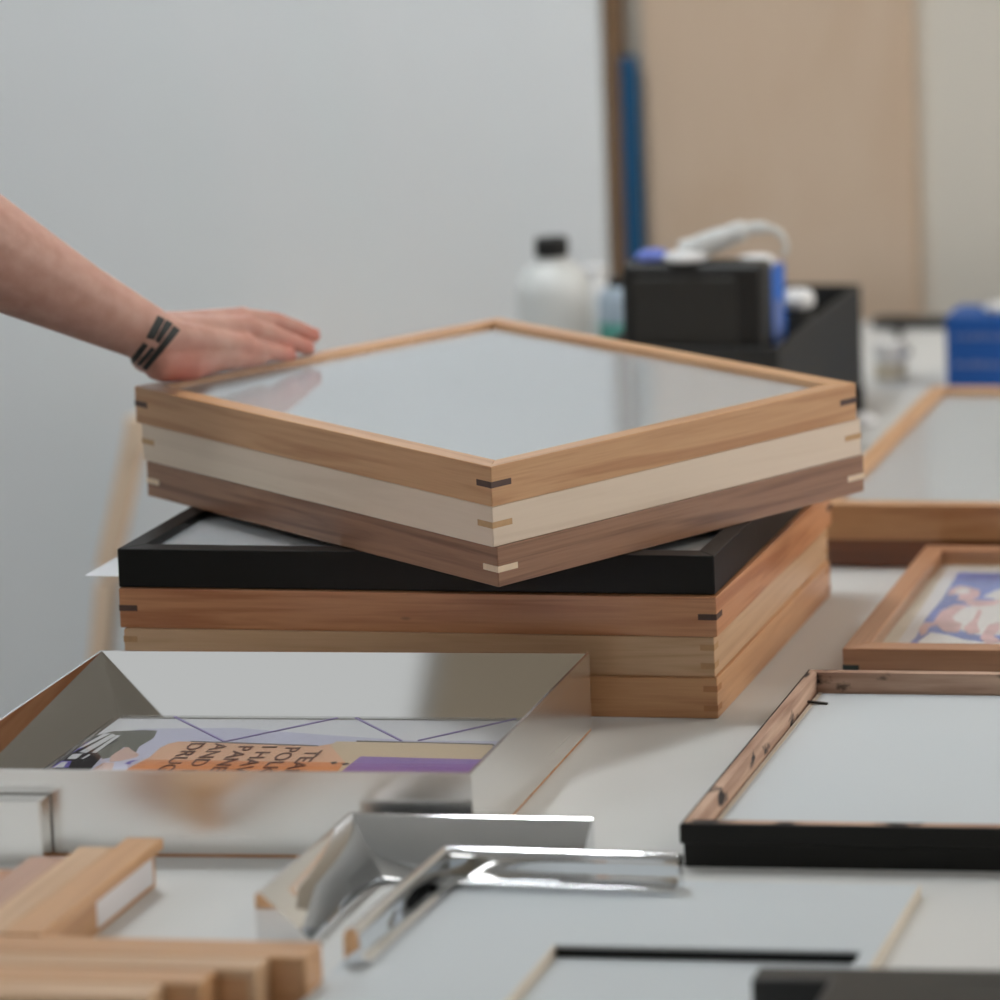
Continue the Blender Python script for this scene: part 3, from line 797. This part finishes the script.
# knuckle bumps
for nm in MCP: ball(MCP[nm]+U*.003, 11.5*mm)
ball(WR+S*.017+U*.006-F*.012, 14*mm)            # wrist bone
me = bpy.data.meshes.new('raw'); bm.to_mesh(me); bm.free()
raw = bpy.data.objects.new('raw', me); COL.objects.link(raw)
md = raw.modifiers.new('r', 'REMESH'); md.mode = 'VOXEL'; md.voxel_size = .0021; md.use_smooth_shade = True
sm = raw.modifiers.new('s', 'SMOOTH'); sm.factor = .5; sm.iterations = 14
dg = bpy.context.evaluated_depsgraph_get()
skin = bpy.data.meshes.new_from_object(raw.evaluated_get(dg)); skin.name = 'body'
bpy.data.objects.remove(raw)
skin.materials.clear(); skin.materials.append(M['skin'])
for p in skin.polygons: p.use_smooth = True
# press flat what touches the frame
for v in skin.vertices:
    if v.co.z < PL+.0004 and (v.co-WR).dot(F) > -.03: v.co.z = PL+.0004
# flushed areas of the skin: heel, knuckles, fingertips
hot = [(hp(22, 16, 10), .030, 1.), (MCP['little'], .020, .45), (MCP['ring'], .02, .35)]+[(FING[k][2], .026, .75) for k in FING]+[(FING[k][0], .016, .45) for k in FING]
at = skin.attributes.new('flush', 'FLOAT', 'POINT')
vals = []
for v in skin.vertices:
    f = 0.
    for c, r, s in hot:
        f = max(f, s*math.exp(-((v.co-c).length/r)**2))
    vals.append(f+.12)
at.data.foreach_set('value', vals)
person = thing('person', 'bare forearm with black bar tattoo, hand pressing on the top cherry frame', 'person', (WR.x, WR.y, PL))
def adopt(o, p):
    o.parent = p; o.matrix_parent_inverse = Matrix.Translation(p.location).inverted(); return o
body = bpy.data.objects.new('body', skin); COL.objects.link(body); adopt(body, person)
bvh = BVHTree.FromPolygons([v.co for v in skin.vertices], [p.vertices[:] for p in skin.polygons])
# tattoo: two rows of bars wrapped over the outside of the wrist
view = Vector((-.417, .890, -.185))
BARS = [[(-.1939, 1.1024), (-.1861, 1.0986), (-.1990, 1.0771), (-.2072, 1.0791)],
        [(-.1849, 1.0981), (-.1780, 1.0941), (-.1938, 1.0731), (-.1979, 1.0765)],
        [(-.2101, 1.0746), (-.2048, 1.0715), (-.2204, 1.0524), (-.2265, 1.0551)],
        [(-.2021, 1.0703), (-.1976, 1.0679), (-.2136, 1.0502), (-.2190, 1.0515)],
        [(-.1772, 1.0919), (-.1706, 1.0874), (-.2078, 1.0455), (-.2128, 1.0482)]]
bm = bmesh.new()
for q in BARS:
    q = [Vector((x, .17, z)) for x, z in q]
    nu, nv = 4, 14; grid = []
    for j in range(nv+1):
        row = []
        for i in range(nu+1):
            a = q[0].lerp(q[1], i/nu); b_ = q[3].lerp(q[2], i/nu)
            p = a.lerp(b_, j/nv)
            hit, nrm, idx, dist = bvh.ray_cast(p-view*.3, view)
            row.append(bm.verts.new(hit+nrm*.0004) if hit else None)
        grid.append(row)
    for j in range(nv):
        for i in range(nu):
            f = (grid[j][i], grid[j][i+1], grid[j+1][i+1], grid[j+1][i])
            if all(f) : bm.faces.new(f)
adopt(obj('tattoo', bm, M['ink'], None, smooth=True, label='black bar tattoo on the wrist', recalc=False), person)
# nails
for nm, (pip, dip, tip, r) in FING.items():
    d = (tip-dip).normalized(); s = d.cross(U).normalized(); u = s.cross(d)
    c = tip.lerp(dip, .10)
    hit, nrm, idx, dist = bvh.ray_cast(c+u*.03, -u)
    if not hit: continue
    bm = bmesh.new()
    bmesh.ops.create_uvsphere(bm, u_segments=16, v_segments=10, radius=1., matrix=Matrix.Translation(hit-nrm*.0006) @ Matrix((d, s, nrm)).transposed().to_4x4() @ Matrix.Diagonal((.0072, r[3]*.00072, .0013, 1)))
    adopt(obj('fingernail', bm, M['nail'], None, smooth=True), person)
bm = tube([ELB.lerp(SHO, .34), ELB.lerp(SHO, .55), ELB.lerp(SHO, .8), SHO], [.060, .066, .072, .070], 28)
adopt(obj('sleeve', bm, M['shirt'], None, smooth=True, label='short dark grey sleeve'), person)

# ------------------------------------------------------------------ camera
cam = bpy.data.cameras.new('camera'); co = bpy.data.objects.new('camera', cam); COL.objects.link(co)
f, pitch, roll, cx, cy = 3449., 5.76, -.57, 1403., -4.
cam.sensor_width = 36.; cam.sensor_fit = 'HORIZONTAL'; cam.lens = f*36/1000
cam.shift_x = (500-cx)/1000; cam.shift_y = (cy-500)/1000
cam.clip_start = .05; cam.clip_end = 50
co.matrix_world = Matrix.Translation((1.335, -3.145, 1.7588)) @ Matrix.Rotation(R(4.6), 4, 'Z') @ Matrix.Rotation(R(90-pitch), 4, 'X') @ Matrix.Rotation(R(roll), 4, 'Z')
cam.dof.use_dof = True; cam.dof.focus_distance = 3.20; cam.dof.aperture_fstop = 2.9
SC.camera = co
SC.view_settings.view_transform = 'Standard'; SC.view_settings.look = 'None'
SC.view_settings.exposure = -1.0; SC.view_settings.gamma = 1.; SC.view_settings.use_curve_mapping = False
